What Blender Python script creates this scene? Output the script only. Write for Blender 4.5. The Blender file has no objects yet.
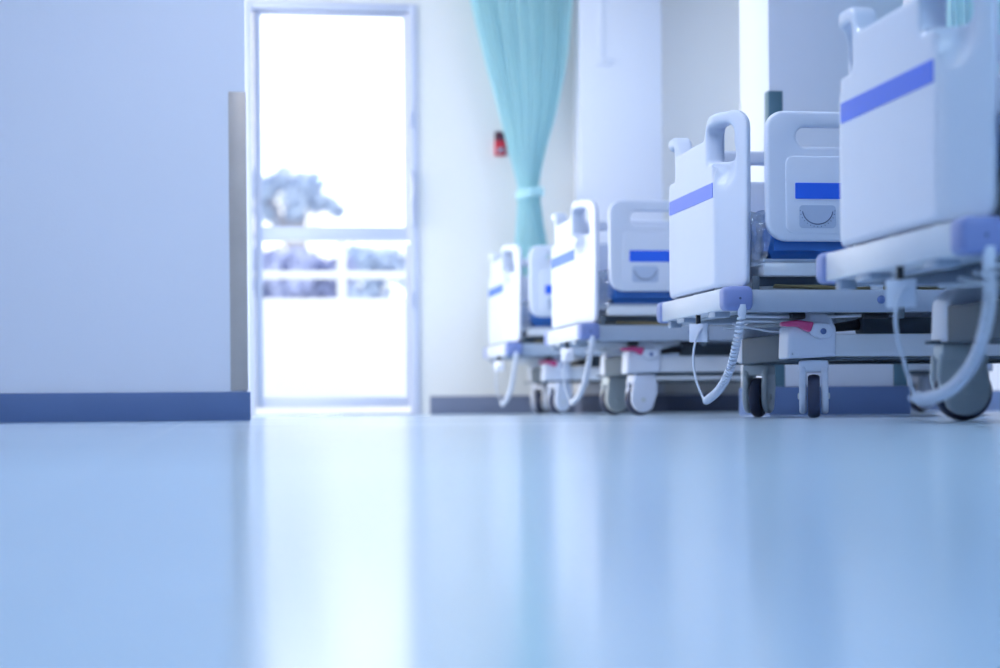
import bpy, bmesh, math, random
from mathutils import Vector, Matrix, noise
from mathutils.geometry import delaunay_2d_cdt

random.seed(7)
S = bpy.context.scene
C = S.collection
PI = math.pi

# ------------------------------------------------------------------ camera
H = 0.042            # the camera all but lies on the floor
F = 1900.0           # focal length in pixels (frame 1000 x 668)
TH = math.atan(280.0 / F)
ROLL = 0.0085
FWD = Vector((math.sin(TH), math.cos(TH), 0))
R0 = Vector((math.cos(TH), -math.sin(TH), 0))
U0 = Vector((0, 0, 1))
RT = R0 * math.cos(ROLL) - U0 * math.sin(ROLL)
UP = U0 * math.cos(ROLL) + R0 * math.sin(ROLL)
CAM = Vector((0, 0, H))

def at(px, py, Y):
    """point of the plane y = Y seen at pixel px, py of the photograph"""
    d = FWD + RT * ((px - 500) / F) + UP * ((407 - py) / F)
    return CAM + d * (Y / d.y)

cd = bpy.data.cameras.new('camera')
cam = bpy.data.objects.new('camera', cd); C.objects.link(cam)
m = Matrix((RT, UP, -FWD)).transposed().to_4x4(); m.translation = CAM
cam.matrix_world = m
cd.sensor_width = 36.0; cd.lens = 36.0 * F / 1000.0
cd.shift_y = (407 - 334) / 1000.0
cd.clip_start = 0.01; cd.clip_end = 300
cd.dof.use_dof = True; cd.dof.focus_distance = 5.75
cd.dof.aperture_fstop = 1.75; cd.dof.aperture_blades = 9
S.camera = cam

# ------------------------------------------------------------------ materials
def mat(name, col, rough=.5, metal=0., spec=.5, bump=0., bscale=60., var=0., vscale=8., coat=0., emit=None, estr=0., trans=0., sub=0.):
    mt = bpy.data.materials.new(name); mt.use_nodes = True
    nt = mt.node_tree; b = nt.nodes['Principled BSDF']
    b.inputs['Base Color'].default_value = (*col, 1)
    b.inputs['Roughness'].default_value = rough
    b.inputs['Metallic'].default_value = metal
    b.inputs['Specular IOR Level'].default_value = spec
    b.inputs['Coat Weight'].default_value = coat
    b.inputs['Transmission Weight'].default_value = trans
    if emit:
        b.inputs['Emission Color'].default_value = (*emit, 1); b.inputs['Emission Strength'].default_value = estr
    tc = nt.nodes.new('ShaderNodeTexCoord')
    if var:
        n = nt.nodes.new('ShaderNodeTexNoise'); n.inputs['Scale'].default_value = vscale; n.inputs['Detail'].default_value = 4
        nt.links.new(tc.outputs['Object'], n.inputs['Vector'])
        mx = nt.nodes.new('ShaderNodeMix'); mx.data_type = 'RGBA'
        mx.inputs['A'].default_value = (*[c * (1 - var) for c in col], 1); mx.inputs['B'].default_value = (*[min(1, c * (1 + var)) for c in col], 1)
        nt.links.new(n.outputs['Fac'], mx.inputs['Factor']); nt.links.new(mx.outputs['Result'], b.inputs['Base Color'])
    if bump:
        n = nt.nodes.new('ShaderNodeTexNoise'); n.inputs['Scale'].default_value = bscale; n.inputs['Detail'].default_value = 3
        nt.links.new(tc.outputs['Object'], n.inputs['Vector'])
        bp = nt.nodes.new('ShaderNodeBump'); bp.inputs['Strength'].default_value = bump; bp.inputs['Distance'].default_value = .01
        nt.links.new(n.outputs['Fac'], bp.inputs['Height']); nt.links.new(bp.outputs['Normal'], b.inputs['Normal'])
    return mt

def see_through(name, tint, glossy=.08, haze=0., hazecol=(1, 1, 1), rough=.02, bump=0.):
    """thin clear sheet: straight-through plus a mirror coat, optionally a milky part"""
    mt = bpy.data.materials.new(name); mt.use_nodes = True
    nt = mt.node_tree; nt.nodes.clear()
    out = nt.nodes.new('ShaderNodeOutputMaterial')
    tr = nt.nodes.new('ShaderNodeBsdfTransparent'); tr.inputs['Color'].default_value = (*tint, 1)
    gl = nt.nodes.new('ShaderNodeBsdfGlossy'); gl.inputs['Roughness'].default_value = rough
    lw = nt.nodes.new('ShaderNodeLayerWeight'); lw.inputs['Blend'].default_value = .25
    mu = nt.nodes.new('ShaderNodeMath'); mu.operation = 'MULTIPLY_ADD'; mu.inputs[1].default_value = .5; mu.inputs[2].default_value = glossy
    nt.links.new(lw.outputs['Fresnel'], mu.inputs[0])
    mx = nt.nodes.new('ShaderNodeMixShader')
    nt.links.new(mu.outputs[0], mx.inputs[0]); nt.links.new(tr.outputs[0], mx.inputs[1]); nt.links.new(gl.outputs[0], mx.inputs[2])
    last = mx
    if haze:
        df = nt.nodes.new('ShaderNodeBsdfDiffuse'); df.inputs['Color'].default_value = (*hazecol, 1)
        m2 = nt.nodes.new('ShaderNodeMixShader'); m2.inputs[0].default_value = haze
        nt.links.new(mx.outputs[0], m2.inputs[1]); nt.links.new(df.outputs[0], m2.inputs[2]); last = m2
    if bump:
        tc = nt.nodes.new('ShaderNodeTexCoord'); n = nt.nodes.new('ShaderNodeTexNoise'); n.inputs['Scale'].default_value = 25
        nt.links.new(tc.outputs['Object'], n.inputs['Vector'])
        bp = nt.nodes.new('ShaderNodeBump'); bp.inputs['Strength'].default_value = bump; bp.inputs['Distance'].default_value = .02
        nt.links.new(n.outputs['Fac'], bp.inputs['Height']); nt.links.new(bp.outputs['Normal'], gl.inputs['Normal'])
    nt.links.new(last.outputs[0], out.inputs[0])
    return mt

def floor_material():
    mt = mat('floor_vinyl', (.36, .60, .90), .2, spec=.36)
    nt = mt.node_tree; b = nt.nodes['Principled BSDF']
    tc = nt.nodes.new('ShaderNodeTexCoord')
    # faint speckle of the sheet vinyl
    n = nt.nodes.new('ShaderNodeTexNoise'); n.inputs['Scale'].default_value = 3.; n.inputs['Detail'].default_value = 6
    nt.links.new(tc.outputs['Object'], n.inputs['Vector'])
    cr = nt.nodes.new('ShaderNodeMix'); cr.data_type = 'RGBA'
    cr.inputs['A'].default_value = (.52, .69, .88, 1); cr.inputs['B'].default_value = (.57, .74, .92, 1)
    nt.links.new(n.outputs['Fac'], cr.inputs['Factor'])
    # welded seams every 1.83 m along the aisle, and one across
    sp = nt.nodes.new('ShaderNodeSeparateXYZ'); nt.links.new(tc.outputs['Object'], sp.inputs[0])
    def seam(axis, off, period, w):
        a = nt.nodes.new('ShaderNodeMath'); a.operation = 'ADD'; a.inputs[1].default_value = off
        nt.links.new(sp.outputs[axis], a.inputs[0])
        mo = nt.nodes.new('ShaderNodeMath'); mo.operation = 'PINGPONG'; mo.inputs[1].default_value = period / 2
        nt.links.new(a.outputs[0], mo.inputs[0])
        lt = nt.nodes.new('ShaderNodeMath'); lt.operation = 'LESS_THAN'; lt.inputs[1].default_value = w
        nt.links.new(mo.outputs[0], lt.inputs[0]); return lt
    s1 = seam('X', .11, 1.83, .004); s2 = seam('Y', -6.1, 12.2, .02)
    mxm = nt.nodes.new('ShaderNodeMath'); mxm.operation = 'MAXIMUM'
    nt.links.new(s1.outputs[0], mxm.inputs[0]); nt.links.new(s2.outputs[0], mxm.inputs[1])
    c2 = nt.nodes.new('ShaderNodeMix'); c2.data_type = 'RGBA'; c2.inputs['B'].default_value = (.62, .78, .95, 1)
    nt.links.new(mxm.outputs[0], c2.inputs['Factor']); nt.links.new(cr.outputs['Result'], c2.inputs['A'])
    nt.links.new(c2.outputs['Result'], b.inputs['Base Color'])
    # polish wears unevenly
    r = nt.nodes.new('ShaderNodeTexNoise'); r.inputs['Scale'].default_value = 1.2; r.inputs['Detail'].default_value = 5
    nt.links.new(tc.outputs['Object'], r.inputs['Vector'])
    mr = nt.nodes.new('ShaderNodeMapRange'); mr.inputs['To Min'].default_value = .14; mr.inputs['To Max'].default_value = .20
    nt.links.new(r.outputs['Fac'], mr.inputs['Value']); nt.links.new(mr.outputs[0], b.inputs['Roughness'])
    return mt

def curtain_material():
    mt = mat('curtain_cloth', (.60, .89, .99), .85, spec=.15, bump=.15, bscale=300, var=.08, vscale=5)
    nt = mt.node_tree; b = nt.nodes['Principled BSDF']; out = nt.nodes['Material Output']
    t = nt.nodes.new('ShaderNodeBsdfTranslucent'); t.inputs['Color'].default_value = (.66, .93, 1., 1)
    mx = nt.nodes.new('ShaderNodeMixShader'); mx.inputs[0].default_value = .4
    nt.links.new(b.outputs[0], mx.inputs[1]); nt.links.new(t.outputs[0], mx.inputs[2]); nt.links.new(mx.outputs[0], out.inputs[0])
    return mt

M = dict(
    floor=floor_material(),
    wall=mat('wall_paint', (.77, .83, .97), .55, spec=.3, bump=.05, bscale=120, var=.015, vscale=1.5),
    wall_warm_lit=mat('wall_paint_warm_lit', (.86, .88, .90), .55, spec=.3, bump=.05, bscale=120, var=.015, vscale=1.5),  # warm light near the door put into a paler wall colour
    ceiling=mat('ceiling_paint', (.82, .86, .92), .8, bump=.05, bscale=90, var=.02),
    skirting=mat('skirting_vinyl', (.115, .19, .40), .45, spec=.35, var=.06, vscale=6),
    skirting_grey=mat('skirting_vinyl_grey', (.16, .20, .32), .4, spec=.4, var=.06, vscale=6),
    aluminium=mat('painted_aluminium', (.62, .68, .86), .35, spec=.5, var=.02, vscale=20),
    steel=mat('brushed_steel', (.50, .47, .46), .45, metal=.2, var=.18, vscale=5, bump=.08, bscale=150),
    steel_teal=mat('coated_guard', (.10, .20, .27), .4, metal=.2, var=.1, vscale=6),
    white=mat('white_bed_plastic', (.70, .77, .93), .32, spec=.5, bump=.03, bscale=500, var=.012, vscale=10),
    enamel=mat('white_enamel_metal', (.72, .77, .87), .3, spec=.5, var=.02, vscale=20),
    grey=mat('grey_enamel_metal', (.36, .44, .58), .35, spec=.5, var=.03, vscale=20),
    dark_grey=mat('dark_grey_shaded_enamel', (.11, .145, .19), .6, spec=.2, var=.05, vscale=20),  # also carries the cross beams' shade in its dark colour
    greygreen=mat('grey_caster_plastic', (.60, .67, .72), .45, var=.03, vscale=25),
    cap=mat('lavender_bumper_plastic', (.21, .28, .60), .4, bump=.05, bscale=600, var=.02),
    stripe=mat('blue_label_film', (.020, .14, .86), .35, spec=.4, var=.02),
    gauge=mat('grey_gauge_film', (.46, .56, .76), .35, var=.02),
    ink=mat('dark_gauge_ink', (.06, .09, .22), .5, var=.05),
    rubber=mat('dark_tyre_rubber', (.045, .058, .115), .5, spec=.4, bump=.1, bscale=80, var=.1),
    black=mat('black_plastic', (.008, .010, .018), .45, var=.1),
    mattress=mat('blue_mattress_cover', (.030, .15, .50), .4, spec=.5, bump=.25, bscale=14, var=.15, vscale=7),
    pink=mat('pink_pedal_plastic', (.62, .06, .22), .35, spec=.6, var=.06),
    cord=mat('white_cord_plastic', (.68, .76, .92), .4, var=.02),
    cable=mat('ochre_cable_sheath', (.33, .27, .14), .5, var=.1),
    chrome=mat('chrome', (.82, .86, .92), .15, metal=1., var=.02),
    bolt=mat('blue_bolt_cap', (.10, .17, .42), .35, var=.05),
    red=mat('red_alarm_plastic', (.60, .03, .06), .4, var=.06),
    dark_red=mat('dark_alarm_window', (.10, .03, .06), .3, var=.05),
    curtain=curtain_material(),
    glass=see_through('door_glass', (.97, .99, 1.), .02),
    film=see_through('clear_wrap', (.90, .95, 1.), .10, haze=.16, hazecol=(.72, .80, .98), rough=.12, bump=.6),
    fill_lamp=mat('fill_lamp_diffuser', (.9, .9, .9), .5, emit=(.66, .86, 1.), estr=29., var=.01),  # added panel that brightens the near floor
    fill_lamp_bright=mat('bright_fill_lamp_diffuser', (.9, .9, .9), .5, emit=(.87, .90, 1.), estr=20.5, var=.01),  # added panel that brightens the partition wall beside the door
    fill_lamp_far=mat('far_fill_lamp_diffuser', (.9, .9, .9), .5, emit=(.72, .86, 1.), estr=9., var=.01),  # added panels that brighten the far bay
    balcony=mat('white_balcony_render', (.86, .88, .90), .7, bump=.1, bscale=40, var=.02),
    ground=mat('pale_paving', (.50, .52, .50), .8, bump=.2, bscale=20, var=.1),
    leaf=mat('overexposed_leaf', (.50, .62, .92), .6, var=.25, vscale=3),  # overexposed daylight and blue haze put into the leaf colour
    leaf_dark=mat('hazed_dark_leaf', (.40, .46, .74), .6, var=.3, vscale=2),  # darker foliage, with the same bleaching and haze in its colour
    bark=mat('tree_bark', (.45, .45, .55), .85, bump=.4, bscale=30, var=.2),
)

# ------------------------------------------------------------------ mesh builder
class MB:
    def __init__(self): self.bm = bmesh.new()
    def _take(self, b):
        me = bpy.data.meshes.new('tmp'); b.to_mesh(me); b.free(); self.bm.from_mesh(me); bpy.data.meshes.remove(me); return self
    def box(self, lo, hi, bev=0., seg=2, mtx=None):
        b = bmesh.new(); bmesh.ops.create_cube(b, size=1)
        lo, hi = Vector(lo), Vector(hi)
        for v in b.verts: v.co = Vector(((lo[i] + hi[i]) / 2 + v.co[i] * (hi[i] - lo[i])) for i in range(3))
        if bev: bmesh.ops.bevel(b, geom=list(b.edges), offset=bev, segments=seg, profile=.5, affect='EDGES')
        if mtx: b.transform(mtx)
        return self._take(b)
    def tube(self, pts, r, n=10, cap=True):
        b = bmesh.new(); pts = [Vector(p) for p in pts]
        rr = r if isinstance(r, (list, tuple)) else [r] * len(pts)
        rings = []; nrm = None
        for i, p in enumerate(pts):
            t = (pts[min(i + 1, len(pts) - 1)] - pts[max(i - 1, 0)]).normalized()
            if nrm is None: nrm = t.orthogonal().normalized()
            nrm = (nrm - t * nrm.dot(t)).normalized(); bn = t.cross(nrm)
            rings.append([b.verts.new(p + (nrm * math.cos(2 * PI * k / n) + bn * math.sin(2 * PI * k / n)) * rr[i]) for k in range(n)])
        for a, c in zip(rings, rings[1:]):
            for k in range(n): b.faces.new((a[k], a[(k + 1) % n], c[(k + 1) % n], c[k]))
        if cap: b.faces.new(rings[0][::-1]); b.faces.new(rings[-1])
        return self._take(b)
    def lathe(self, prof, origin, axis, n=40):
        """prof: (radius, height along axis); closed at both ends where radius > 0"""
        b = bmesh.new(); ax = Vector(axis).normalized(); e = ax.orthogonal().normalized(); f = ax.cross(e); o = Vector(origin)
        rings = [[b.verts.new(o + ax * h + (e * math.cos(2 * PI * k / n) + f * math.sin(2 * PI * k / n)) * max(r, 1e-4)) for k in range(n)] for r, h in prof]
        for a, c in zip(rings, rings[1:]):
            for k in range(n): b.faces.new((a[k], a[(k + 1) % n], c[(k + 1) % n], c[k]))
        b.faces.new(rings[0][::-1]); b.faces.new(rings[-1])
        return self._take(b)
    def slab(self, outer, holes, t, r, f, grid=None, steps=4, dent=None):
        """flat plate with holes and rounded rims; f(a, b, c) bends it: a, b in the sheet, c = depth from its front"""
        b = bmesh.new()
        loops = [fix(outer, True)] + [fix(h, False) for h in holes]
        layers = [(r * (1 - math.sin(PI / 2 * k / steps)), r * (1 - math.cos(PI / 2 * k / steps))) for k in range(steps + 1)]
        layers += [(i, t - c) for i, c in reversed(layers)]
        offs = {}
        def off(i): 
            key = round(i, 6)
            if key not in offs: offs[key] = [inset(l, i) for l in loops]
            return offs[key]
        vs = []
        for i, c in layers:
            vs.append([[b.verts.new(pos(f, p, c, dent, t)) for p in l] for l in off(i)])
        for A, B in zip(vs, vs[1:]):
            for la, lb in zip(A, B):
                n = len(la)
                for k in range(n): b.faces.new((la[k], la[(k + 1) % n], lb[(k + 1) % n], lb[k]))
        cap = off(layers[0][0]); flat = [Vector(p) for l in cap for p in l]; edges = []; base = 0
        for l in cap:
            n = len(l); edges += [(base + k, base + (k + 1) % n) for k in range(n)]; base += n
        nb = len(flat)
        if grid:
            xs = [p[0] for p in cap[0]]; ys = [p[1] for p in cap[0]]
            x = min(xs) + grid / 2
            while x < max(xs):
                y = min(ys) + grid / 2
                while y < max(ys):
                    if inside((x, y), cap[0]) and not any(inside((x, y), h) for h in cap[1:]) and all((p - Vector((x, y))).length > grid * .45 for p in flat[:nb]):
                        flat.append(Vector((x, y)))
                    y += grid
                x += grid
        co, _, tris, ov, _, _ = delaunay_2d_cdt(flat, edges, [], 1, 1e-7)
        for side in (0, -1):
            ring = [v for l in vs[side] for v in l]; c = layers[side][1]
            vm = []
            for k, p in enumerate(co):
                src = ov[k][0] if ov[k] else None
                vm.append(ring[src] if src is not None and src < nb else b.verts.new(pos(f, p, c, dent, t)))
            for tr in tris:
                ce = sum((co[k] for k in tr), Vector((0, 0))) / 3
                if not any(inside(ce, h) for h in cap[1:]):
                    try: b.faces.new([vm[k] for k in tr])
                    except ValueError: pass
        bmesh.ops.recalc_face_normals(b, faces=list(b.faces))
        return self._take(b)
    def build(self, name, material, parent=None, smooth=40, loc=None):
        bm = self.bm; bmesh.ops.recalc_face_normals(bm, faces=list(bm.faces))
        me = bpy.data.meshes.new(name); bm.to_mesh(me); bm.free()
        for p in me.polygons: p.use_smooth = True
        me.set_sharp_from_angle(angle=math.radians(smooth))
        me.materials.append(M[material])
        o = bpy.data.objects.new(name, me); C.objects.link(o)
        if loc: o.location = loc
        if parent: o.parent = parent
        return o

def islands(mb):
    """split what an MB holds into one MB per connected piece"""
    bm = mb.bm; seen = set(); out = []
    bm.verts.ensure_lookup_table(); bm.verts.index_update()
    for v0 in bm.verts:
        if v0.index in seen: continue
        st = [v0]; seen.add(v0.index); vs = []
        while st:
            v = st.pop(); vs.append(v)
            for e in v.link_edges:
                o = e.other_vert(v)
                if o.index not in seen: seen.add(o.index); st.append(o)
        n = MB(); mp = {v.index: n.bm.verts.new(v.co) for v in vs}; fs = set(f for v in vs for f in v.link_faces)
        for f in fs: n.bm.faces.new([mp[v.index] for v in f.verts])
        out.append(n)
    bm.free(); return out
def build_each(mb, name, material, parent=None, smooth=40): return [n.build(name, material, parent, smooth) for n in islands(mb)]

def pos(f, p, c, dent, t):
    if dent: c = c + dent(p[0], p[1]) * (1 - c / t)
    return f(p[0], p[1], c)
def area2(l): return sum(l[k][0] * l[(k + 1) % len(l)][1] - l[(k + 1) % len(l)][0] * l[k][1] for k in range(len(l)))
def fix(l, ccw): return l if (area2(l) > 0) == ccw else l[::-1]
def inset(l, d):
    if abs(d) < 1e-9: return [Vector(p) for p in l]
    out = []; n = len(l)
    for k in range(n):
        a, b, c = Vector(l[k - 1]), Vector(l[k]), Vector(l[(k + 1) % n])
        e1 = (b - a).normalized(); e2 = (c - b).normalized()
        n1 = Vector((-e1.y, e1.x)); n2 = Vector((-e2.y, e2.x)); nn = (n1 + n2)
        nn = nn.normalized() if nn.length > 1e-6 else n1
        out.append(b + nn * min(d / max(nn.dot(n1), .4), d * 2))
    return out
def inside(p, l):
    x, y = p[0], p[1]; r = False; n = len(l)
    for k in range(n):
        x1, y1 = l[k][0], l[k][1]; x2, y2 = l[k - 1][0], l[k - 1][1]
        if (y1 > y) != (y2 > y) and x < (x2 - x1) * (y - y1) / (y2 - y1) + x1: r = not r
    return r
def rpoly(pts, step=.04, n=7):
    """polygon with rounded corners: pts = (x, y, radius)"""
    out = []; N = len(pts)
    cor = []
    for k in range(N):
        a, b, c = (Vector(pts[(k + d) % N][:2]) for d in (-1, 0, 1)); r = pts[k][2]
        d1 = (a - b); d2 = (c - b); l1, l2 = d1.length, d2.length; d1.normalize(); d2.normalize()
        ang = d1.angle(d2); tl = min(r / math.tan(ang / 2) if r else 0, l1 * .49, l2 * .49)
        p1, p2 = b + d1 * tl, b + d2 * tl
        if tl < 1e-6: cor.append([b]); continue
        rr = tl * math.tan(ang / 2); bis = (d1 + d2).normalized(); ce = b + bis * (rr / math.sin(ang / 2))
        v1 = p1 - ce; v2 = p2 - ce; tot = v1.angle(v2); sg = 1 if v1.x * v2.y - v1.y * v2.x > 0 else -1
        arc = []
        for i in range(n + 1):
            t = sg * tot * i / n; cs, sn = math.cos(t), math.sin(t)
            arc.append(ce + Vector((v1.x * cs - v1.y * sn, v1.x * sn + v1.y * cs)))
        cor.append(arc)
    for k in range(N):
        out += cor[k]; p, q = cor[k][-1], cor[(k + 1) % N][0]; L = (q - p).length
        m_ = int(L / step)
        out += [p.lerp(q, (i + 1) / (m_ + 1)) for i in range(m_)]
    res = []
    for p in out:
        if not res or (p - res[-1]).length > 1e-5: res.append(p)
    if (res[0] - res[-1]).length < 1e-5: res.pop()
    return res
def spline(pts, n=12):
    P = [Vector(p) for p in pts]; out = []
    for i in range(len(P) - 1):
        p0, p1, p2, p3 = P[max(i - 1, 0)], P[i], P[i + 1], P[min(i + 2, len(P) - 1)]
        for k in range(n):
            t = k / n
            out.append(.5 * ((2 * p1) + (p2 - p0) * t + (2 * p0 - 5 * p1 + 4 * p2 - p3) * t * t + (3 * p1 - p0 - 3 * p2 + p3) * t ** 3))
    return out + [P[-1]]
def helix(path, rad, pitch, per=9):
    """coil of radius rad wound round a path"""
    L = [0.]
    for a, b in zip(path, path[1:]): L.append(L[-1] + (b - a).length)
    tot = L[-1]; n = int(tot / pitch * per); out = []; j = 0; nrm = None
    for i in range(n + 1):
        s = tot * i / n
        while j < len(L) - 2 and L[j + 1] < s: j += 1
        t = (path[j + 1] - path[j]).normalized(); p = path[j].lerp(path[j + 1], (s - L[j]) / max(L[j + 1] - L[j], 1e-9))
        if nrm is None: nrm = t.orthogonal().normalized()
        nrm = (nrm - t * nrm.dot(t)).normalized(); bn = t.cross(nrm); a = 2 * PI * i / per
        out.append(p + (nrm * math.cos(a) + bn * math.sin(a)) * rad)
    return out

def tag(o, label, cat, group=None):
    o['label'] = label; o['category'] = cat
    if group: o['group'] = group
    return o
def empty(name, loc):
    o = bpy.data.objects.new(name, None); o.empty_display_size = .1; C.objects.link(o); o.location = loc; return o
def struct(o): o['kind'] = 'structure'; return o
def copy_tree(o, parent=None):
    c = o.copy(); C.objects.link(c)
    if parent: c.parent = parent
    for ch in list(o.children): copy_tree(ch, c)
    return c

# ------------------------------------------------------------------ the room
CEIL = 2.85
XL, XR, YF, YB = -4.6, 4.1, -2.5, 11.6        # inner faces
YP0, YP1 = 7.25, 7.60                          # the wall that ends beside the door bay
XC = at(247.5, 409, YP0).x                     # its visible corner
SK = .108                                      # skirting height
struct(MB().box((XL - .2, YF - .2, -.1), (XR + .2, YB + .2, 0)).build('floor', 'floor'))
struct(MB().box((XL - .2, YF - .2, CEIL), (XR + .2, YB + .2, CEIL + .1)).build('ceiling', 'ceiling'))
struct(MB().box((XR, YF, 0), (XR + .2, YB, CEIL)).build('wall_right', 'wall'))
struct(MB().box((XL - .2, YF - .2, 0), (XR + .2, YF, CEIL)).build('wall_front', 'wall'))
struct(MB().box((XL, YP0, 0), (XC, YP1, CEIL)).build('wall_partition', 'wall'))

# door opening in the far wall
DX0 = at(248, 411, YB).x; DX1 = at(420.5, 409, YB).x; DT = at(330, 2.5, YB).z
w = MB()
w.box((XL - .2, YB, 0), (DX0, YB + .2, CEIL)); w.box((DX1, YB, 0), (XR + .2, YB + .2, CEIL)); w.box((DX0, YB, DT), (DX1, YB + .2, CEIL))
struct(w.build('wall_back', 'wall_warm_lit'))

# windows in the left wall: one to the near ward, two to the bay beside the door
WZ0, WZ1 = .75, 2.55
WIN = [(4.4, 6.6), (7.9, 9.5), (9.8, 11.3)]
w = MB(); y = YF
for a, b in WIN:
    w.box((XL - .2, y, 0), (XL, a, CEIL)); y = b
    w.box((XL - .2, a, 0), (XL, b, WZ0)); w.box((XL - .2, a, WZ1), (XL, b, CEIL))
w.box((XL - .2, y, 0), (XL, YB, CEIL))
struct(w.build('wall_left', 'wall'))
for k, (a, b) in enumerate(WIN):
    e = struct(empty('window_%d' % (k + 1), (XL - .1, a, WZ0)))
    f = MB(); t = .045; W, Z = b - a, WZ1 - WZ0
    for y0, y1, z0, z1 in ((0, W, 0, t), (0, W, Z - t, Z), (0, t, t, Z - t), (W - t, W, t, Z - t), (W / 2 - t / 2, W / 2 + t / 2, t, Z - t)):
        f.box((-.03, y0, z0), (.03, y1, z1), .004)
    f.build('window_frame', 'aluminium', e)
    for q in (0, 1):
        MB().box((-.003, t + q * (W / 2 - t / 2), t), (.003, W / 2 - t / 2 + q * (W / 2 - t / 2), Z - t)).build('glass_pane', 'glass', e)

# skirting
struct(MB().box((XL, YP0 - .012, 0), (XC + .012, YP0, SK), .003).box((XC, YP0, 0), (XC + .012, YP1, SK), .003).build('baseboard_left', 'skirting'))
BX = at(430, 409, YB).x
struct(MB().box((BX, YB - .012, 0), (XR, YB, .112), .003).build('baseboard_back', 'skirting_grey'))
struct(MB().box((XR - .012, YF, 0), (XR, YB - .012, SK), .003).build('baseboard_right', 'skirting'))

# freestanding column between the second and the third bed
PY0, PY1 = 7.25, 7.60
PX0 = at(770.5, 300, PY0).x; PX1 = at(906, 300, PY0).x
PY1 = PX0 / math.tan(math.atan(242.5 / F) + TH)
struct(MB().box((PX0, PY0, 0), (PX1, PY1, CEIL), .004).build('wall_column', 'wall'))
struct(MB().box((PX0 - .012, PY0 - .012, 0), (PX1 + .012, PY1 + .012, SK + .004), .003).build('baseboard_column', 'skirting'))
# engaged column on the far wall
QY = 11.40
QX0 = at(580, 100, QY).x; QX1 = at(662, 100, QY).x
struct(MB().box((QX0, QY, 0), (QX1, YB, CEIL), .004).build('wall_far_column', 'wall'))
struct(MB().box((QX0 - .012, QY - .012, 0), (QX1 + .012, YB - .012, .112), .003).build('baseboard_far_column', 'skirting_grey'))

# corner guards
def guard(x, y, sx, sy, z1, wx, wy, material, label):
    """angle strip on a vertical edge at x, y; the flanges run sx along x and sy along y"""
    g = MB(); t = .003
    z0 = SK + .005
    xa, xb = sorted((x - sx * t, x + sx * wx)); ya, yb = sorted((y - sy * t, y - sy * .0002))
    g.box((xa, ya, z0), (xb, yb, z1), .001)
    xa, xb = sorted((x - sx * t, x - sx * .0002)); ya, yb = sorted((y, y + sy * wy))
    g.box((xa, ya, z0), (xb, yb, z1), .001)
    o = g.build('corner_guard', material); return tag(o, label, 'corner guard', 'corner guards')
guard(XC, YP0, -1, 1, at(238, 92, YP0).z, .062, .06, 'steel', 'tall brushed steel corner guard on the bare wall beside the glass door')
gz = at(776, 91, PY0).z
guard(PX0, PY0, 1, 1, gz, .055, .05, 'steel_teal', 'dark grey-green corner guard on the front left edge of the column behind the bed')
guard(PX1, PY0, -1, 1, gz, .055, .05, 'steel_teal', 'dark corner guard on the right edge of the column, showing under the front bed')
guard(PX0, PY1, 1, -1, at(744, 104, PY1).z, .05, .02, 'enamel', 'pale corner guard on the rear left edge of the column, only its tip showing')

# ------------------------------------------------------------------ the glass door
dz = lambda py, px=330: at(px, py, YB + .05).z
dx = lambda px, py=300: at(px, py, YB + .05).x
door = struct(empty('door_1', ((DX0 + DX1) / 2, YB + .08, 0)))
L = lambda p: Vector(p) - door.location
def dbox(b, x0, x1, y0, y1, z0, z1, bev=.003): b.box(L((x0, y0, z0)), L((x1, y1, z1)), bev); return b
g0, g1 = DX0 + .045, DX1 - .055
f = MB()
dbox(f, DX0, g0, YB - .01, YB + .12, 0, DT); dbox(f, g1, DX1, YB - .01, YB + .12, 0, DT); dbox(f, g0, g1, YB - .01, YB + .12, DT - .045, DT)
f.build('door_frame', 'aluminium', door)
l = MB(); s0, s1 = g0 + .006, g1 - .006; zb, zt = .05, DT - .05
gx0, gx1 = dx(263), dx(405.5)
zu0, zu1, zl0, zl1 = dz(227), dz(16), dz(397), dz(240)
dbox(l, s0, gx0, YB + .03, YB + .075, zb, zt); dbox(l, gx1, s1, YB + .03, YB + .075, zb, zt)
dbox(l, gx0, gx1, YB + .03, YB + .075, zb, zl0); dbox(l, gx0, gx1, YB + .03, YB + .075, zl1, zu0); dbox(l, gx0, gx1, YB + .03, YB + .075, zu1, zt)
l.build('door_leaf', 'aluminium', door)
for a, b in ((zl0, zl1), (zu0, zu1)):
    dbox(MB(), gx0 - .005, gx1 + .005, YB + .05, YB + .056, a - .005, b + .005, 0).build('glass_pane', 'glass', door)
t = MB()
dbox(t, g0, g1, YB - .02, YB + .14, 0, .012, .004); t.build('door_sill', 'chrome', door)
hx = dx(411)
h = MB(); p = [L((hx, YB + .03, dz(172))), L((hx, YB - .02, dz(174))), L((hx + .012, YB - .035, dz(188))), L((hx, YB - .03, dz(205))), L((hx + .006, YB - .03, dz(222))), L((hx, YB + .03, dz(228)))]
h.tube(spline(p, 8), .011); h.lathe([(.02, 0), (.02, .012), (.012, .016)], L((hx, YB + .032, dz(172))), (0, -1, 0), 20)
h.build('door_handle', 'aluminium', door)
k = MB(); k.lathe([(.024, 0), (.024, .01), (.016, .016), (.016, .03)], L((hx, YB + .032, dz(243))), (0, -1, 0), 20)
k.build('door_lock', 'chrome', door)
k = MB()
for zz in (dz(300), dz(120)): k.tube([L((g1 + .004, YB - .016, zz - .05)), L((g1 + .004, YB - .016, zz + .05))], .009, 12)
k.build('door_hinge', 'aluminium', door)

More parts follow.
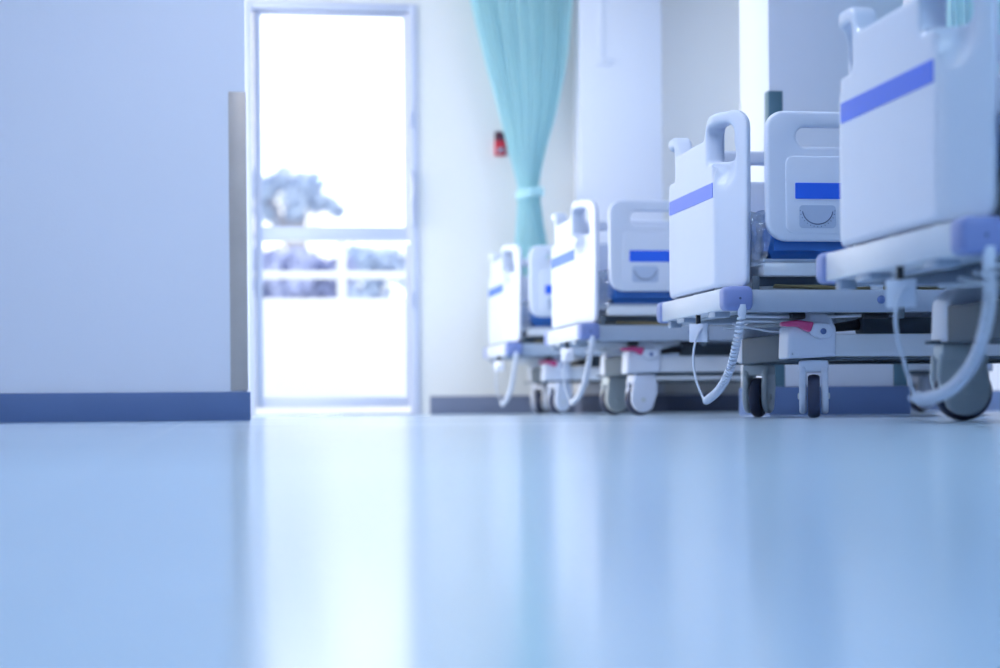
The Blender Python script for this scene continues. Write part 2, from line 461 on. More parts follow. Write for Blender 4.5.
# ------------------------------------------------------------------ outside
struct(MB().box((-40, YB + 1.8, -.35), (60, 90, -.25)).build('ground', 'ground'))
struct(MB().box((-6, YB + .2, -.3), (8, YB + 1.95, -.02)).build('balcony_floor', 'balcony'))
BY = YB + 1.75
struct(MB().box((-6, BY, -.02), (8, BY + .12, at(330, 298, BY).z), .005).build('wall_outside', 'balcony'))
rail = empty('balcony_railing', (at(342, 300, BY + .06).x, BY + .06, at(330, 298, BY).z)); tag(rail, 'white balcony railing with two rails and a post, seen through the lower glass', 'railing')
rz = rail.location.z; BYc = BY + .06
r = MB()
zt0, zt1 = at(330, 242, BYc).z - rz, at(330, 233.5, BYc).z - rz
r.box((-5, -.03, zt0), (6, .03, zt1), .012); r.build('top_rail', 'balcony', rail)
r = MB(); r.box((-5, -.025, at(330, 279, BYc).z - rz), (6, .025, at(330, 271, BYc).z - rz), .01); r.build('middle_rail', 'balcony', rail)
for q in (-1.9, 0, 1.9):
    MB().box((q - .033, -.028, 0), (q + .033, .028, zt0 + .001), .006).build('post', 'balcony', rail)

def foliage(mb_, blobs, n, size):
    bm = mb_.bm
    for _ in range(n):
        c, rad = random.choice(blobs)
        d = Vector((random.gauss(0, 1), random.gauss(0, 1), random.gauss(0, 1))).normalized() * rad * random.random() ** .4
        p = Vector(c) + d; q = Vector((random.gauss(0, 1), random.gauss(0, 1), random.gauss(0, 1))).normalized(); e = q.orthogonal().normalized(); g = q.cross(e)
        s = size * random.uniform(.6, 1.3)
        a = [p + e * s, p + g * s * .45, p - e * s, p - g * s * .45]
        bm.faces.new([bm.verts.new(x) for x in a])
TY = 38.
tx = at(296, 300, TY).x; tree = empty('tree', (tx, TY, -.25)); tag(tree, 'leafy tree far outside, overexposure put into its pale colour, its crown at the bottom of the upper door glass', 'tree')
blobs = []
for px, py, rr in ((272, 186, .22), (284, 180, .26), (298, 184, .30), (310, 188, .26), (318, 180, .16), (303, 198, .28), (290, 200, .26), (270, 212, .2), (296, 212, .24), (268, 200, .12), (316, 204, .22), (328, 206, .16), (338, 212, .13), (284, 222, .22), (262, 190, .22), (250, 184, .3), (240, 200, .4)):
    q = at(px, py, TY); blobs.append(((q.x - tx, random.uniform(-.5, .5), q.z + .25), rr))
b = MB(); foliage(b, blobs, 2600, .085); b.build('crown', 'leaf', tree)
b = MB(); b.tube([(0, 0, -.02), (.03, 0, 1.6), (-.02, 0, 3.2), (0, 0, 4.6)], [.16, .12, .1, .05])
for c, rr in blobs: b.tube([(0, 0, 3.2 + .1 * rr), ((c[0]) * .5, c[1] * .5, 3.6 + (c[2] - 3.6) * .6), c], [.04, .025, .01], 6)
b.build('trunk', 'bark', tree)
for i, (px0, px1, ytop, dep, mt, lab) in enumerate(((225, 290, 246, 24, 'leaf_dark', 'dark shrub outside, tinted with bluish haze, left behind the balcony railing'),
                                                   (298, 342, 250, 27, 'leaf_dark', 'shrub outside, tinted with bluish haze, just left of the railing post'),
                                                   (346, 392, 247, 30, 'leaf', 'shrub outside, overexposure put into its paler colour, right of the balcony railing post'),
                                                   (392, 450, 244, 33, 'leaf', 'shrub outside, overexposure put into its pale colour, at the right edge of the lower door glass'))):
    a, c = at(px0, ytop, dep), at(px1, 300, dep); sx = a.x; e = empty('shrub', ((a.x + c.x) / 2, dep, -.25)); tag(e, lab, 'shrub', 'shrubs beyond the balcony')
    hgt = a.z + .25; wd = (c.x - a.x) / 2; bl = []
    for _ in range(16):
        xx = random.uniform(-wd, wd); zz = random.uniform(.4, hgt - .3) ; bl.append(((xx, random.uniform(-.4, .4), zz), .34))
    for _ in range(6): bl.append(((random.uniform(-wd, wd), random.uniform(-.3, .3), hgt - random.uniform(.15, .4)), .24))
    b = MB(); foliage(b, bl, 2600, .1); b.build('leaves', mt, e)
    b = MB()
    for q in range(5): b.tube([(q * .08 - .16, 0, -.01), (q * .3 * wd - .6 * wd, .05, hgt * .4), (q * .45 * wd - .9 * wd, 0, hgt * .75)], [.03, .02, .008], 6)
    b.build('stems', 'bark', e)

# ------------------------------------------------------------------ curtains
def curtain(prof, folds, amp, Y, n=220):
    """prof: rows (z, x0, x1); pleats tighten where the cloth is gathered"""
    bm = bmesh.new(); rows = []
    P = [Vector((z, a, c)) for z, a, c in prof]; P = spline(P, 10)
    ph = [random.uniform(-.5, .5) for _ in range(n + 1)]
    for z, a, c in P:
        wd = c - a; row = []
        for k in range(n + 1):
            t = k / n; tt = t + .012 * math.sin(9 * t + z) * (t * (1 - t) * 4)
            fo = math.sin(2 * PI * folds * t + .8 * math.sin(7 * t)) + .35 * math.sin(2 * PI * folds * 2.3 * t + 1.3 * z)
            A = amp * (.12 + .88 * min(1, wd / .6))
            bulge = -.05 * math.sin(PI * t) * (1 - min(1, wd / .7)) 
            row.append(bm.verts.new((a + wd * tt, Y + A * fo + bulge, z)))
        rows.append(row)
    for A, B in zip(rows, rows[1:]):
        for k in range(n): bm.faces.new((A[k], A[k + 1], B[k + 1], B[k]))
    m_ = MB(); m_.bm.free(); m_.bm = bm
    return m_
CY = 11.25 - .62
CYt = 11.42
px = lambda a, y: at(a, y, CYt).x
pz = lambda y: at(520, y, CYt).z
prof = [(CEIL - .045, px(463, 0), px(577, 0))]
for y, a, c in ((0, 470, 573), (60, 484.5, 567), (110, 498, 557), (150, 508, 546), (178, 515.5, 540), (190, 518, 539), (200, 517.5, 540.5), (225, 516, 544), (255, 514, 549), (300, 512, 552), (350, 511, 555)):
    prof.append((pz(y), px(a, y), px(c, y)))
cur = curtain(prof, 19, .017, CYt).build('curtain', 'curtain', smooth=80)
tag(cur, 'turquoise pleated curtain tied in at mid height, hanging behind the last bed of the row', 'curtain', 'ward curtains')
tb = MB(); zt_ = pz(194); cx_ = (px(518, 194) + px(540, 194)) / 2; rx_ = (px(541, 194) - px(517, 194)) / 2 + .008
ring = []
for i in range(5):
    zz = zt_ - .03 + .06 * i / 4; bul = .004 * math.sin(PI * i / 4)
    ring.append([(cx_ + (rx_ + bul) * math.cos(2 * PI * k / 40), CYt - .03 + (.07 + bul) * math.sin(2 * PI * k / 40), zz + .013 * math.cos(2 * PI * k / 40)) for k in range(40)])
bm = tb.bm; vr = [[bm.verts.new(p) for p in r_] for r_ in ring]
for A, B in zip(vr, vr[1:]):
    for k in range(40): bm.faces.new((A[k], A[(k + 1) % 40], B[(k + 1) % 40], B[k]))
tbo = tb.build('tie_band', 'curtain', cur, 80); 
C2Y = 6.93
q0, q1 = at(938, 0, C2Y).x, at(1075, 0, C2Y).x
cur2 = curtain([(CEIL - .045, q0, q1), (2., q0 + .005, q1), (1.4, q0 + .0, q1 + .01), (.9, q0 + .01, q1), (.5, q0, q1 - .01)], 9, .022, C2Y, 160).build('curtain', 'curtain', smooth=80)
tag(cur2, 'turquoise curtain hanging straight and untied, seen through the handle opening of the front bed', 'curtain', 'ward curtains')
for Y_, a, c in ((CYt, px(463, 0) - .3, XR - .3), (C2Y, q0 - .4, XR - .3)):
    o = MB().box((a, Y_ - .012, CEIL - .045), (c, Y_ + .012, CEIL), .003).build('curtain_track', 'enamel')
    tag(o, 'white ceiling track of the %s curtain' % ('tied far' if Y_ == CYt else 'near right'), 'curtain track', 'curtain tracks')

# small red call point and conduit on the far walls
ax, az0, az1 = at(500, 145, YB).x, at(500, 156, YB).z, at(500, 132, YB).z
al = empty('alarm_call_point', (ax, YB, (az0 + az1) / 2)); tag(al, 'small red alarm box on the far wall, half behind the tied curtain', 'alarm')
hh = (az1 - az0) / 2
MB().box((-.035, -.03, -hh), (.035, 0, .02), .005).build('alarm_box', 'red', al)
MB().box((-.035, -.026, .022), (.035, 0, hh), .005).build('alarm_window', 'dark_red', al)
MB().box((-.02, -.034, -hh + .02), (.02, -.029, -hh + .045), .002).build('label_plate', 'grey', al)
cx = at(602, 62, QY).x; cz = at(602, 62, QY).z
cn = empty('cable_conduit', (cx, QY, cz)); tag(cn, 'faint white conduit ending in a small box high on the far wall beside the curtain', 'conduit')
MB().box((-.055, -.010, -.022), (.055, 0, .022), .003).build('junction_box', 'wall', cn)
MB().box((-.018, -.004, .021), (.018, 0, CEIL - cz), .0015).build('conduit', 'wall', cn)

# ------------------------------------------------------------------ added ceiling panels, unseen above the frame, to brighten room and beds
for x, y, st, lab in ((1.5, .7, 'fill_lamp', 'over the aisle above the camera'), (.55, 5.2, 'fill_lamp_bright', 'brighter one over the aisle before the door bay'), (-1.8, 9.6, 'fill_lamp_far', 'left far bay'), (2.9, 9.4, 'fill_lamp_far', 'right far end above the beds')):
    e = empty('added_ceiling_light', (x, y, CEIL)); tag(e, 'flat white ceiling panel added out of view to brighten the ward, ' + lab, 'ceiling light', 'added ceiling lights')
    f = MB()
    f.box((-.32, -.62, -.05), (.32, -.6, 0), .003); f.box((-.32, .6, -.05), (.32, .62, 0), .003); f.box((-.32, -.605, -.05), (-.30, .605, 0), .003); f.box((.30, -.605, -.05), (.32, .605, 0), .003)
    f.build('light_frame', 'enamel', e)
    MB().box((-.3, -.6, -.04), (.3, .6, -.03)).build('diffuser', st, e)

# ------------------------------------------------------------------ hospital bed (u along the bed from its foot, v across it, z up)
AW = math.radians(35); FH = .308; WL = .128; SL = FH + WL
def plan(s):
    """footboard in plan: flat middle, wings swept back"""
    sg = 1 if s >= 0 else -1; a = abs(s); r = .025
    if a <= FH - r: return 0., s, 0.
    n = 24; u, v = 0., FH - r; ds = (a - (FH - r)) / n; al = 0
    for i in range(n):
        x = (FH - r) + ds * (i + .5); tt = min(1, (x - (FH - r)) / (2 * r)); al = AW * tt * tt * (3 - 2 * tt)
        u += math.sin(al) * ds; v += math.cos(al) * ds
    return u, sg * v, sg * al
def fb(a, b, c):
    u, v, al = plan(a); c *= 1 - .62 * min(1, max(0, (abs(a) - .31) / (SL - .34)))     # the wings thin out
    return Vector((u + math.cos(al) * c, v - math.sin(al) * c, b))

def footboard(parent, u0=0., mirror=False):
    P = [(-SL + .006, .408, .02), (SL - .006, .408, .02), (SL, .70, .05), (SL, .952, .055), (.217, .952, .05), (.182, .885, .03), (-.182, .885, .03), (-.217, .952, .05), (-SL, .952, .055), (-SL, .70, .05)]
    hole = lambda sg: rpoly([(sg * .212, .800, .02), (sg * .380, .800, .035), (sg * .388, .915, .035), (sg * .218, .915, .025)], .03)
    def dent(a, b):
        a = abs(a); d = ((a - .348) / .050) ** 2 + ((b - .795) / .082) ** 2
        return .050 * (max(0, 1 - d) ** .8) if d < 1 else 0.
    sgn = -1 if mirror else 1
    f = lambda a, b, c: Vector((u0 + sgn * fb(a, b, c).x, fb(a, b, c).y, b))
    o = MB().slab(rpoly(P, .03), [hole(1), hole(-1)], .062, .013, f, .016, 4, dent).build('headboard' if mirror else 'footboard', 'white', parent, 50)
    s = MB().slab(rpoly([(-.288, .6905, .002), (.288, .6905, .002), (.288, .7375, .002), (-.288, .7375, .002)], .03, 2), [], .0025, .0008, lambda a, b, c: f(a, b, c - .0016), .05, 1)
    so = s.build('blue_stripe', 'stripe', o); so['label'] = 'blue stripe across the board'
    return o

def side_rail(parent, u0, u1, vside, withgauge=True):
    """vside -1 near, +1 far; the outer face looks outwards"""
    z0, z1 = .54, .937; t = .034
    vo = vside * .468
    f = lambda a, b, c: Vector((a, vo - vside * c, b))
    out = rpoly([(u0, z0, .065), (u1, z0, .065), (u1, z1, .055), (u0, z1, .055)], .06)
    def hole(a, b): return rpoly([(a, .829, .03), (b, .829, .03), (b, .888, .03), (a, .888, .03)], .06)
    L_ = u1 - u0
    o = MB().slab(out, [hole(u0 + .095, u0 + L_ / 2 - .05), hole(u0 + L_ / 2 + .05, u1 - .095)], t, .011, f, .07, 4).build('side_rail', 'white', parent, 50)
    q = MB().slab(rpoly([(u0 + .058, z0 + .022, .025), (u1 - .058, z0 + .022, .025), (u1 - .058, .80, .025), (u0 + .058, .80, .025)], .08), [], .012, .0055, lambda a, b, c: f(a, b, c - .0035), None, 3)
    q.build('raised_panel', 'white', o, 50)
    s = MB().slab(rpoly([(u0 + .088, .668, .003), (u1 - .088, .668, .003), (u1 - .088, .717, .003), (u0 + .088, .717, .003)], .2, 2), [], .003, .0008, lambda a, b, c: f(a, b, c - .006), None, 1)
    so = s.build('blue_stripe', 'stripe', o); so['label'] = 'blue stripe across the rail'
    if withgauge:
        gx, gz_ = u0 + .158, .615
        g = MB().slab(rpoly([(gx - .058, gz_ - .036, .012), (gx + .058, gz_ - .036, .012), (gx + .058, gz_ + .034, .012), (gx - .058, gz_ + .034, .012)], .05, 4), [], .003, .001, lambda a, b, c: f(a, b, c - .005), None, 1)
        go = g.build('angle_gauge', 'gauge', o); go['label'] = 'grey angle scale with a curved dial'
        k = MB(); vv = vo + vside * .0053
        k.tube([(gx + .048 * math.cos(a), vv, gz_ + .020 + .044 * math.sin(a)) for a in [PI + PI * (.04 + .92 * i / 24) for i in range(25)]], .0016, 6)
        for i in range(15):
            a = PI + PI * (.02 + .96 * i / 14); k.tube([(gx + .0535 * math.cos(a), vv, gz_ + .020 + .0505 * math.sin(a)), (gx + .0565 * math.cos(a), vv, gz_ + .020 + .0535 * math.sin(a))], .0011, 5)
        k.build('scale_marks', 'ink', o)
    b = MB()
    for ub in (u0 + .36, u1 - .10):
        b.box((ub - .02, min(vo - vside * .036, vo - vside * .05), .36), (ub + .02, max(vo - vside * .036, vo - vside * .05), .80), .004)
    build_each(b, 'rail_arm', 'enamel', o)
    return o

WR = .068
def caster(parent, u, v, ang, trail=.022, style='fork'):
    """swivel caster; ang = heading of the wheel about the vertical, 0 rolls along the bed"""
    z = WR; d = Vector((math.cos(ang), math.sin(ang), 0)); ax = Vector((-d.y, d.x, 0)); piv = Vector((u, v, 0)); hub = piv - d * trail + Vector((0, 0, z))
    f = lambda off: (lambda a, b, c: hub + d * a + ax * (off + c) + Vector((0, 0, b)))
    # teardrop cheek plates, one on each side of the wheel
    arc = [(.003 - .0585 * math.sin(a), .003 - .0585 * math.cos(a)) for a in [math.radians(x) for x in range(-48, 96, 9)]]
    chk = [Vector(p) for p in arc] + [Vector((-.052, .045)), Vector((-.046, .062)), Vector((-.052, .075)), Vector((-.040, .100)), Vector((.052, .100)), Vector((.066, .085)), Vector((.070, .03))]
    body = MB()
    for off in (-.045, .0225): body.slab(chk, [], .0225, .009, f(off), None, 4)
    top = MB()
    o_ = MB()
    rot = Matrix.Translation(hub) @ Matrix(((d.x, ax.x, 0, 0), (d.y, ax.y, 0, 0), (0, 0, 1, 0), (0, 0, 0, 1)))
    body.box((-.044, -.046, .074), (.060, .046, .112), .008, 3, rot)
    co = body.build('caster', 'white' if style == 'fork' else 'greygreen', parent, 45)
    w = MB(); W2 = .0185
    prof = [(.03, -W2 + .002), (WR - .007, -W2), (WR - .002, -W2 + .005), (WR, 0), (WR - .002, W2 - .005), (WR - .007, W2), (.03, W2 - .002)]
    w.lathe(prof, hub, ax, 44); wo = w.build('tyre', 'rubber', co); wo['label'] = 'dark rubber tyre'
    s = MB(); s.tube([piv + Vector((0, 0, .172)), piv + Vector((0, 0, .205))], .016, 14); s.lathe([(.026, 0), (.026, .008)], piv + Vector((0, 0, .176)), (0, 0, 1), 20)
    s.build('stem', 'chrome', co)
    b = MB()
    for sd in (-1, 1): b.lathe([(.010, 0), (.010, .003), (.006, .005)], hub + ax * sd * .045, ax * sd, 16)
    build_each(b, 'axle_cap', 'greygreen', co)
    return co

def coil_cord(parent, pts_coil, pts_plain):
    e = MB(); pc = spline(pts_coil, 14)
    e.tube(helix(pc, .0102, .0132), .0043, 6)
    pp = spline([pc[-1]] + [Vector(p) for p in pts_plain], 12)
    e.tube(pp, .0042, 8)
    e.tube([Vector(pts_coil[0]) + Vector((0, 0, .03)), Vector(pts_coil[0]) + Vector((0, 0, .004)), Vector(pts_coil[0]) - Vector((0, 0, .012))], [.013, .013, .009], 12)
    return e.build('coiled_cord', 'cord', parent, 60)

def make_bed(loc, castang, coil, plain, lab, variant=0):
    bed = empty('hospital_bed', loc); tag(bed, lab, 'bed', 'hospital beds along the aisle')
    fbo = footboard(bed)
    k = MB()
    for v in (-.26, .0, .24): k.tube([(.022, v, .396), (.022, v, .425)], .011, 10)
    build_each(k, 'board_peg', 'greygreen', fbo)
    footboard(bed, 2.12, True)
    # bumper bars at foot and head
    for ua, ub, sg in ((-.006, .072, 1), (2.06, 2.14, -1)):
        o = MB().box((ua, -.395, .333), (ub, .395, .400), .006, 2).build('bumper_bar', 'enamel', bed)
        for s in (-1, 1):
            cp = MB().box((ua - .006, min(s * .385, s * .462), .330), (ub + .008, max(s * .385, s * .462), .404), .018, 4).build('corner_bumper', 'cap', o)
            cp['label'] = 'lavender bumper cap'
            MB().lathe([(.004, 0), (.004, .0015)], ((ua + ub) / 2 + .004, s * .461, .366), (0, s, 0), 12).build('screw', 'ink', o)
    # brackets below the foot bar
    b = MB(); b.box((.0, -.30, .316), (.05, -.22, .334), .004); b.box((.0, .1, .318), (.05, .2, .334), .004); b.box((.01, .33, .31), (.05, .37, .334), .004)
    build_each(b, 'bar_bracket', 'grey', bed)
    # main frame
    f = MB()
    for s in (-1, 1): f.box((.074, min(s * .405, s * .44), .325), (2.07, max(s * .405, s * .44), .394), .005)
    for ua in (.076, 2.03): f.box((ua, -.41, .330), (ua + .035, .41, .389), .004)
    fr = f.build('main_frame', 'grey', bed)
    b = MB()
    for ub in (.49, 1.05, 1.6): b.lathe([(.013, 0), (.013, .004), (.008, .007)], (ub, -.44, .363), (0, -1, 0), 18)
    build_each(b, 'bolt', 'bolt', fr)
    x = MB()
    for ub in (.12, .62, 1.3, 1.95): x.box((ub, -.405, .335), (ub + .05, .405, .385), .004)
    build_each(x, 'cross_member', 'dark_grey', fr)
    b = MB(); b.box((.545, -.452, .305), (.562, -.40, .405), .003); b.lathe([(.008, 0), (.008, .004)], (.553, -.452, .345), (0, -1, 0), 12); b.build('hinge_bracket', 'dark_grey', fr)
    # deck
    d = MB()
    for a, c in ((.12, .62), (.63, 1.05), (1.06, 2.0)):
        d.box((a, -.432, .437), (c, .432, .478), .006)
    k = MB()
    for a, c in ((.12, .62), (.63, 1.05), (1.06, 2.0)): k.box((a, -.425, .4785), (c, .425, .489), .003)
    build_each(k, 'deck_lip', 'grey', bed)
    build_each(d, 'deck_panel', 'enamel', bed)
    d = MB()
    for s in (-.36, .36): d.box((.12, s - .015, .410), (1.98, s + .015, .437), .003)
    for a in (.09, .60, 1.3): d.box((a, -.42, .394), (a + .02, -.40, .437), .002); d.box((a, .40, .394), (a + .02, .42, .437), .002)
    build_each(d, 'deck_support', 'dark_grey', bed)
    c = MB()
    for i in range(3):
        z = .394 + .003 * i
        c.tube(spline([(.16, -.395 - .008 * i, z + .010), (.3, -.40 - .006 * i, z + .006 + .005 * math.sin(i * 2)), (.42, -.40 - .006 * i, z + .001), (.60, -.39, z + .002 + .004 * i), (.9, -.3, z + .004)], 10), .0028, 6)
    for cb in build_each(c, 'cable', 'cable', bed): cb['label'] = 'ochre cable under the deck'
    # side rails
    side_rail(bed, .121, .90, -1); side_rail(bed, .121, .90, 1)
    side_rail(bed, 1.16, 1.94, -1, False); side_rail(bed, 1.16, 1.94, 1, False)
    # chassis
    c = MB()
    for s in (-1, 1):
        c.box((.34, min(s * .31, s * .35), .190), (1.78, max(s * .31, s * .35), .262), .007)
    ch = bed; build_each(c, 'chassis_beam', 'enamel', bed)
    c = MB()
    for s in (-1, 1): c.box((.22, min(s * .305, s * .345), .181), (1.86, max(s * .305, s * .345), .1895), .002)
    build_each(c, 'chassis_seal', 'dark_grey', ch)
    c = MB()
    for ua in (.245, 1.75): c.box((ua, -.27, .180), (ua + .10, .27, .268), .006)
    build_each(c, 'chassis_cross_beam', 'dark_grey', ch)  # shade under the bed is put into the beams' dark colour
    for ua, sg in ((.192, 1), (1.93, -1)):
        for s in (-1, 1):
            # domed plastic corner covers over the casters
            A = lambda a: ua + sg * (a + (.02 if s < 0 else .05))
            out = rpoly([(0, .184, .006), (.158, .190, .006), (.158, .28, .03), (.135, .326, .04), (.06, .330, .05), (.018, .298, .03), (.004, .28, .03)], .02, 6)
            MB().slab(out, [], .11, .012, lambda a, b, c_: Vector((A(a), s * (.372 - c_), b)), None, 4).build('corner_cover', 'white', ch, 45)
    for i, (ua, s) in enumerate(((.302, -1), (.302, 1), (1.83, -1), (1.83, 1))):
        caster(bed, ua + .014, s * .305, castang[i][0], castang[i][1], 'fork' if castang[i][2] else 'grey')
    # lifting gear
    g = MB()
    for s in (-.18, .18):
        for (a, b_) in (((.62, .225), (.95, .345)), ((1.22, .345), (.92, .225)), ((1.28, .345), (1.62, .225))):
            va, vb = Vector((a[0], s, a[1])), Vector((b_[0], s, b_[1])); dd = (vb - va).normalized(); nn = Vector((-dd.z, 0, dd.x)) * .03
            out = [va - nn, vb - nn, vb + nn, va + nn]
            g.slab(rpoly([(p.x, p.z, .012) for p in out], .2, 4), [], .02, .003, lambda a_, b2, c_, s=s: Vector((a_, s - .01 + c_, b2)), None, 2)
    build_each(g, 'lift_arm', 'grey', bed)
    g = MB()
    for s in (-1, 1): g.box((.70, s * .2 - .03, .19), (1.72, s * .2 + .03, .235), .004)
    g.box((.72, -.31, .20), (.78, .31, .25), .004); g.box((1.55, -.31, .20), (1.61, .31, .25), .004)
    g.build('lift_base', 'dark_grey', bed)
    g = MB(); g.tube([(.37, -.20, .278), (.43, -.20, .288), (.50, -.20, .296)], [.006, .014, .018], 16); g.tube([(1.25, .1, .30), (1.7, .1, .27)], .026, 16)
    build_each(g, 'actuator', 'black', bed)
    g = MB(); g.box((.50, -.24, .265), (1.0, -.16, .318), .008); g.build('motor_housing', 'dark_grey', bed)
    g = MB(); g.tube([(.07, -.375, .316), (.30, -.365, .312), (.46, -.37, .318)], .005, 8); g.tube([(.08, -.29, .305), (.20, -.31, .302), (.30, -.30, .308)], .0045, 8); g.tube([(.08, -.21, .30), (.19, -.24, .275), (.30, -.25, .268)], .0045, 8); g.tube([(.08, -.1, .29), (.22, -.15, .296), (.4, -.1, .306)], .006, 8)
    build_each(g, 'linkage_rod', 'enamel', bed)
    g = MB(); g.box((.218, -.40, .306), (.262, -.36, .326), .004); g.box((.45, -.40, .308), (.53, -.37, .324), .004)
    build_each(g, 'rod_clamp', 'black', bed)
    # brake pedals
    for s in (-1,):
        p = MB(); hub = Vector((.335, s * .385, .272))
        out = rpoly([(.268, .284, .006), (.300, .296, .01), (.345, .292, .012), (.362, .268, .01), (.345, .248, .012), (.310, .243, .014), (.285, .258, .01)], .03, 5)
        p.slab(out, [], .016, .006, lambda a, b, c_: Vector((a, s * (.386 - c_), b)), None, 3); po = p.build('brake_pedal', 'white', bed, 45)
        p = MB()
        out = rpoly([(.186, .297, .006), (.235, .303, .012), (.292, .297, .006), (.280, .264, .006), (.240, .282, .02), (.188, .284, .006)], .02, 5)
        p.slab(out, [], .030, .007, lambda a, b, c_: Vector((a, s * (.395 - c_), b)), None, 3); tr = p.build('pedal_tread', 'pink', po, 45); tr['label'] = 'pink pedal tread'
        MB().lathe([(.0095, 0), (.0095, .003), (.006, .0045)], (.322, s * .386, .268), (0, s, 0), 18).build('pedal_bolt', 'bolt', po)
    # socket plate hung under the foot bar, and its coiled cord
    so = MB().box((-.033, -.0045, -.030), (.033, .0045, .030), .003, 2, Matrix.Translation((.004, -.083, .276)) @ Matrix.Rotation(GR(-38), 4, 'Z')).build('socket_plate', 'white', bed)
    MB().box((-.004, -.086, .304), (.010, -.073, .336), .002).build('plate_hanger', 'black', so)
    coil_cord(so, coil, plain)
    return bed

GR = math.radians
COIL = [(.045, -.452, .318), (.040, -.446, .285), (.034, -.42, .225), (.030, -.36, .150), (.022, -.26, .090), (.012, -.14, .056)]
PLAIN = [(.006, -.112, .072), (-.012, -.10, .13), (-.018, -.095, .20), (-.008, -.094, .255), (.008, -.093, .285), (.026, -.093, .283), (.034, -.092, .262)]
COIL1 = [(.045, -.452, .315), (.047, -.450, .28), (.052, -.43, .22), (.052, -.37, .135), (.046, -.27, .077), (.036, -.15, .052), (.028, -.09, .058)]
PLAIN1 = [(.022, -.095, .075), (.004, -.097, .13), (-.012, -.095, .20), (-.010, -.094, .255), (.008, -.093, .285), (.026, -.093, .283), (.034, -.092, .262)]
FRONT = GR(-100)
BEDS = [
    ((1.429, 3.95, 0), [(GR(150), .03, 0), (GR(172), -.018, 0), (GR(0), .03, 1), (GR(20), .03, 1)], COIL1, PLAIN1, 'white hospital bed at the front of the row, turquoise curtain showing through its footboard handle'),
    ((1.528, 6.06, 0), [(GR(72), .012, 1), (GR(59), .012, 0), (GR(0), .03, 1), (GR(20), .03, 1)], COIL, PLAIN, 'white hospital bed second in the row, standing directly in front of the column'),
    ((1.555, 8.55, 0), [(GR(8), .03, 1), (GR(10), .02, 0), (GR(0), .03, 1), (GR(20), .03, 1)], COIL, PLAIN, 'white hospital bed third in the row, just past the column'),
    ((1.583, 10.87, 0), [(GR(30), .01, 1), (GR(60), .01, 1), (GR(0), .03, 1), (GR(20), .03, 1)], COIL, PLAIN, 'white hospital bed bleached by daylight, last in the row before the tied turquoise curtain'),
]
MLAB = ['blue mattress on the front bed of the row, hidden by its white footboard', 'blue mattress in crinkled clear wrap on the bed before the column', 'blue mattress on the third bed of the row, just past the column', 'blue mattress on the last bed of the row, before the tied curtain']

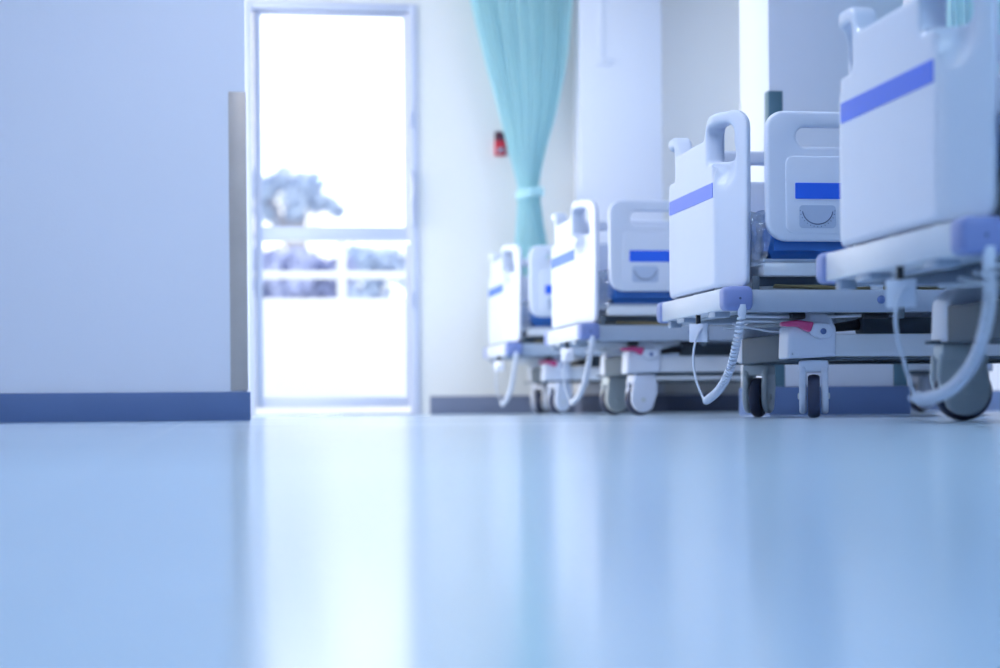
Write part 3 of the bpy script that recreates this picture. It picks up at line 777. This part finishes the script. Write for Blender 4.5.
def make_mattress():
    b = bmesh.new(); bmesh.ops.create_cube(b, size=1)
    lo, hi = (.128, -.43, .4895), (2.0, .43, .612)
    for v in b.verts: v.co = Vector((lo[i] + hi[i]) / 2 + v.co[i] * (hi[i] - lo[i]) for i in range(3))
    bmesh.ops.bevel(b, geom=list(b.edges), offset=.025, segments=3, affect='EDGES')
    bmesh.ops.subdivide_edges(b, edges=[e for e in b.edges if e.calc_length() > .3], cuts=26, use_grid_fill=True)
    for v in b.verts:
        if v.co.z > .50: v.co += v.normal * .004 * noise.noise(v.co * 9)
    x = MB(); x.bm.free(); x.bm = b
    o = x.build('mattress', 'mattress', None, 60)
    # crumpled clear wrap round the foot end
    bm = bmesh.new(); nu, nv = 46, 60; vs = []
    for i in range(nu + 1):
        row = []
        s = i / nu
        for j in range(nv + 1):
            t = j / nv; v_ = -.448 + .896 * t
            # runs down from the top, over the foot edge, to below the deck
            if s < .45: p = Vector((.30 - .24 * s / .45, v_, .622 + .018 * math.sin(s * 9)))
            else: p = Vector((.058 + .012 * math.sin((s - .45) * 6), v_, .628 - (s - .45) / .55 * .16))
            w_ = noise.noise_vector(p * 13) * .016 + noise.noise_vector(p * 34) * .008
            p += Vector((-abs(w_.x) * .6, w_.y * .5, w_.z if s > .4 else abs(w_.z)))
            p.x = max(p.x, .098) + .030 - .052 * min(1, max(0, (abs(v_) - .39) / .05))
            row.append(bm.verts.new(p))
        vs.append(row)
    for A, B in zip(vs, vs[1:]):
        for j in range(nv): bm.faces.new((A[j], A[j + 1], B[j + 1], B[j]))
    # the side flap at each long edge
    for s in (-1, 1):
        rows = []
        for i in range(31):
            row = []
            for j in range(25):
                a, bb = i / 30, j / 24
                p = Vector((.074 + .075 * a * (1 - .4 * bb), s * .449, .628 - .165 * bb))
                w_ = noise.noise_vector(p * 15) * .016 + noise.noise_vector(p * 40) * .007
                p += Vector((w_.x * .4, s * abs(w_.y), w_.z * .5)); row.append(bm.verts.new(p))
            rows.append(row)
        for A, B in zip(rows, rows[1:]):
            for j in range(24): bm.faces.new((A[j], A[j + 1], B[j + 1], B[j]))
    x = MB(); x.bm.free(); x.bm = bm
    w_ = x.build('plastic_wrap', 'film', o, 30); w_['label'] = 'crinkled clear plastic wrap'
    return o
m0 = None
for i, (loc, cast, coil, plain, lab) in enumerate(BEDS):
    make_bed(loc, cast, coil, plain, lab)
    mt = make_mattress() if m0 is None else copy_tree(m0)
    m0 = m0 or mt
    mt.location = loc; tag(mt, MLAB[i], 'mattress', 'blue mattresses on the beds')

# ------------------------------------------------------------------ light
wd = bpy.data.worlds.new('sky'); S.world = wd; wd.use_nodes = True
bg = wd.node_tree.nodes['Background']; bg.inputs['Color'].default_value = (1., .985, .97, 1); bg.inputs['Strength'].default_value = 2.3
def area(name, loc, sx, sy, direction, power, col):
    ld = bpy.data.lights.new(name, 'AREA'); ld.shape = 'RECTANGLE'; ld.size = sx; ld.size_y = sy; ld.energy = power; ld.color = col
    o = bpy.data.objects.new(name, ld); C.objects.link(o); o.location = loc
    o.rotation_euler = Vector(direction).to_track_quat('-Z', 'Y').to_euler(); return o
P_NEAR, P_FAR = 8, 240
for k, (a, b) in enumerate(WIN):
    area('window_daylight', (XL - .22, (a + b) / 2, (WZ0 + WZ1) / 2), WZ1 - WZ0, b - a, (1, 0, -.05), (P_NEAR if k < 1 else P_FAR) * (b - a) / 2, (.80, .88, 1.) if k < 1 else (1., .84, .67))

S.view_settings.view_transform = 'Standard'; S.view_settings.look = 'None'; S.view_settings.gamma = 1; S.view_settings.use_curve_mapping = False
S.view_settings.exposure = 0.0
